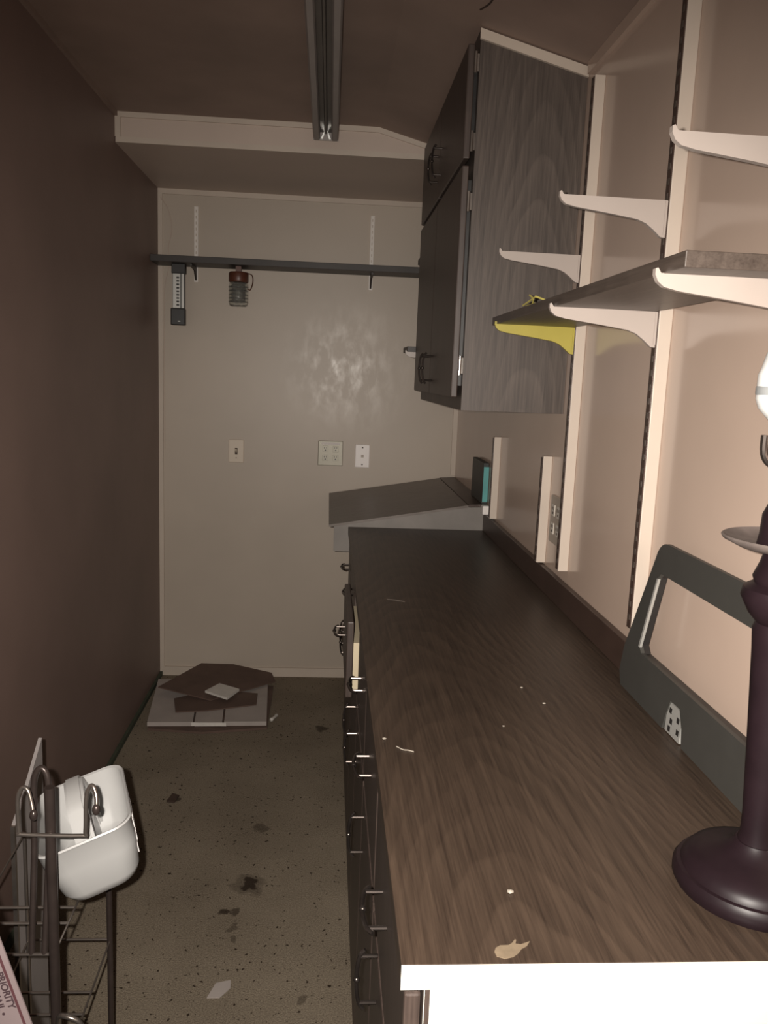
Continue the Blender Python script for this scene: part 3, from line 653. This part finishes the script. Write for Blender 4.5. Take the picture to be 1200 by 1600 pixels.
A = [bm.verts.new(TP(-.008, v, w)) for v, w in pts]; B = [bm.verts.new(TP(.008, v, w)) for v, w in pts]
bm.faces.new(A); bm.faces.new(B[::-1])
for k in range(6): bm.faces.new((A[k], B[k], B[(k+1) % 6], A[(k+1) % 6]))
bmesh.ops.recalc_face_normals(bm, faces=bm.faces)
obj('divider', bm, 'plastic_white', t)
def slot_on(u0, v0, w0, dirv, nrm):   # a small vertical slot lying on the tub's wall
    bm = bmesh.new(); c = TP(u0, v0, w0); a = dirv*.0022; h = (Wz + nrm*.10).normalized()*.009
    for d in (nrm*.0006, nrm*-.0004): pass
    vs_ = [bm.verts.new(c+sa*a+sh*h+nrm*k) for k in (.0010, -.0004) for sa, sh in ((-1, -1), (1, -1), (1, 1), (-1, 1))]
    f = [(0, 1, 2, 3), (7, 6, 5, 4), (0, 4, 5, 1), (1, 5, 6, 2), (2, 6, 7, 3), (3, 7, 4, 0)]
    for q in f: bm.faces.new([vs_[i] for i in q])
    return bm
for r_ in range(3):
    for k in range(6):
        w0 = -.028-.023*r_
        obj('slot', slot_on((.0735+(w0+.045)*.179 if w0 < -.045 else .0735+(w0+.045)*.073)+.0003, .062-k*.022, w0, Vx, Ux), 'slot_light', t)
for r_ in range(3):
    for k in range(4):
        w0 = -.045-.020*r_
        obj('slot', slot_on(-.0698-(w0+.045)*.18, .066-k*.022, w0, Vx, Ux), 'black', t)

# ------------------------------------------------------------------ leaning board and mailing box
t = thing('leaning_board', 'thin grey board standing on edge between the wire rack and the left wall', 'board', (.2, 1.5, 0))
obj('sheet', prism([(1.495, .0005), (1.645, .0005), (1.650, .702), (1.555, .632), (1.495, .598)], 'X', .197, .204), 'board', t)
obj('edge_strip', bx(.1965, .2045, 1.488, 1.495, .0005, .596), 'steel', t, label='shiny metal edge')
t = thing('cardboard_carton', 'plain brown cardboard carton standing under the white mailing box', 'carton', (.25, .80, 0))
obj('body', bx(.03, .47, .66, .93, .0005, .55, bev=.004), 'card_brown', t)
# mailer: a flat white box standing on the carton, leaning to the left wall
E1, E2 = Vector((.4455, .815, .860)), Vector((.475, .815, .759))      # two points of its right-hand edge
dn = (E2-E1).normalized(); pv = Vector((0, -.30, .06)); 
lf = Vector((-1, 0, dn.x/dn.z*1.0)); lf = Vector((dn.z, 0, -dn.x)).normalized()
if lf.x > 0: lf = -lf
nr = dn.cross(lf).normalized()
if nr.y > 0: nr = -nr
tz = (.560-E1.z)/dn.z
BR = E1 + dn*(tz-.035)
t = thing('mailing_box', 'white mailing box with a red stripe at the lower left, on the brown carton', 'box', tuple(BR))
def fbox(p0, a, c, d_):
    bm = bmesh.new(); vs_ = [bm.verts.new(p0 + i*a + j*c + k*d_) for k in (0, 1) for i, j in ((0, 0), (1, 0), (1, 1), (0, 1))]
    for q in [(0, 1, 2, 3), (7, 6, 5, 4), (0, 4, 5, 1), (1, 5, 6, 2), (2, 6, 7, 3), (3, 7, 4, 0)]: bm.faces.new([vs_[i] for i in q])
    bmesh.ops.recalc_face_normals(bm, faces=bm.faces); return bm
obj('body', fbox(BR, -dn*.42, lf*.27, -nr*.002), 'box_white', t)
obj('stripe', fbox(BR + lf*.0055 - dn*.003 + nr*.0002, -dn*.41, lf*.0028, nr*.0004), 'box_red', t)
def text_on(s, size, pos, xdir, ydir, name='lettering'):
    cu_ = bpy.data.curves.new(name, 'FONT'); cu_.body = s; cu_.size = size; cu_.extrude = .0001; cu_.offset = .0003
    tmp = bpy.data.objects.new('tmp', cu_); C.objects.link(tmp)
    me = bpy.data.meshes.new_from_object(tmp.evaluated_get(bpy.context.evaluated_depsgraph_get()))
    bpy.data.objects.remove(tmp)
    zdir = xdir.cross(ydir).normalized(); off = base_of(t)
    for v in me.vertices: v.co = pos + xdir*v.co.x + ydir*v.co.y + zdir*v.co.z - off
    me.materials.clear(); me.materials.append(mt['text']); me.name = name
    o = bpy.data.objects.new(name, me); C.objects.link(o); o.parent = t; return o
bpy.context.view_layer.update()
text_on('PRIORITY', .0107, E1 + dn*(.0350) + lf*.0166 + nr*.0006, dn, -lf)
text_on('MAIL \u2022', .0107, E1 + dn*(.0560) + lf*.0278 + nr*.0006, dn, -lf)
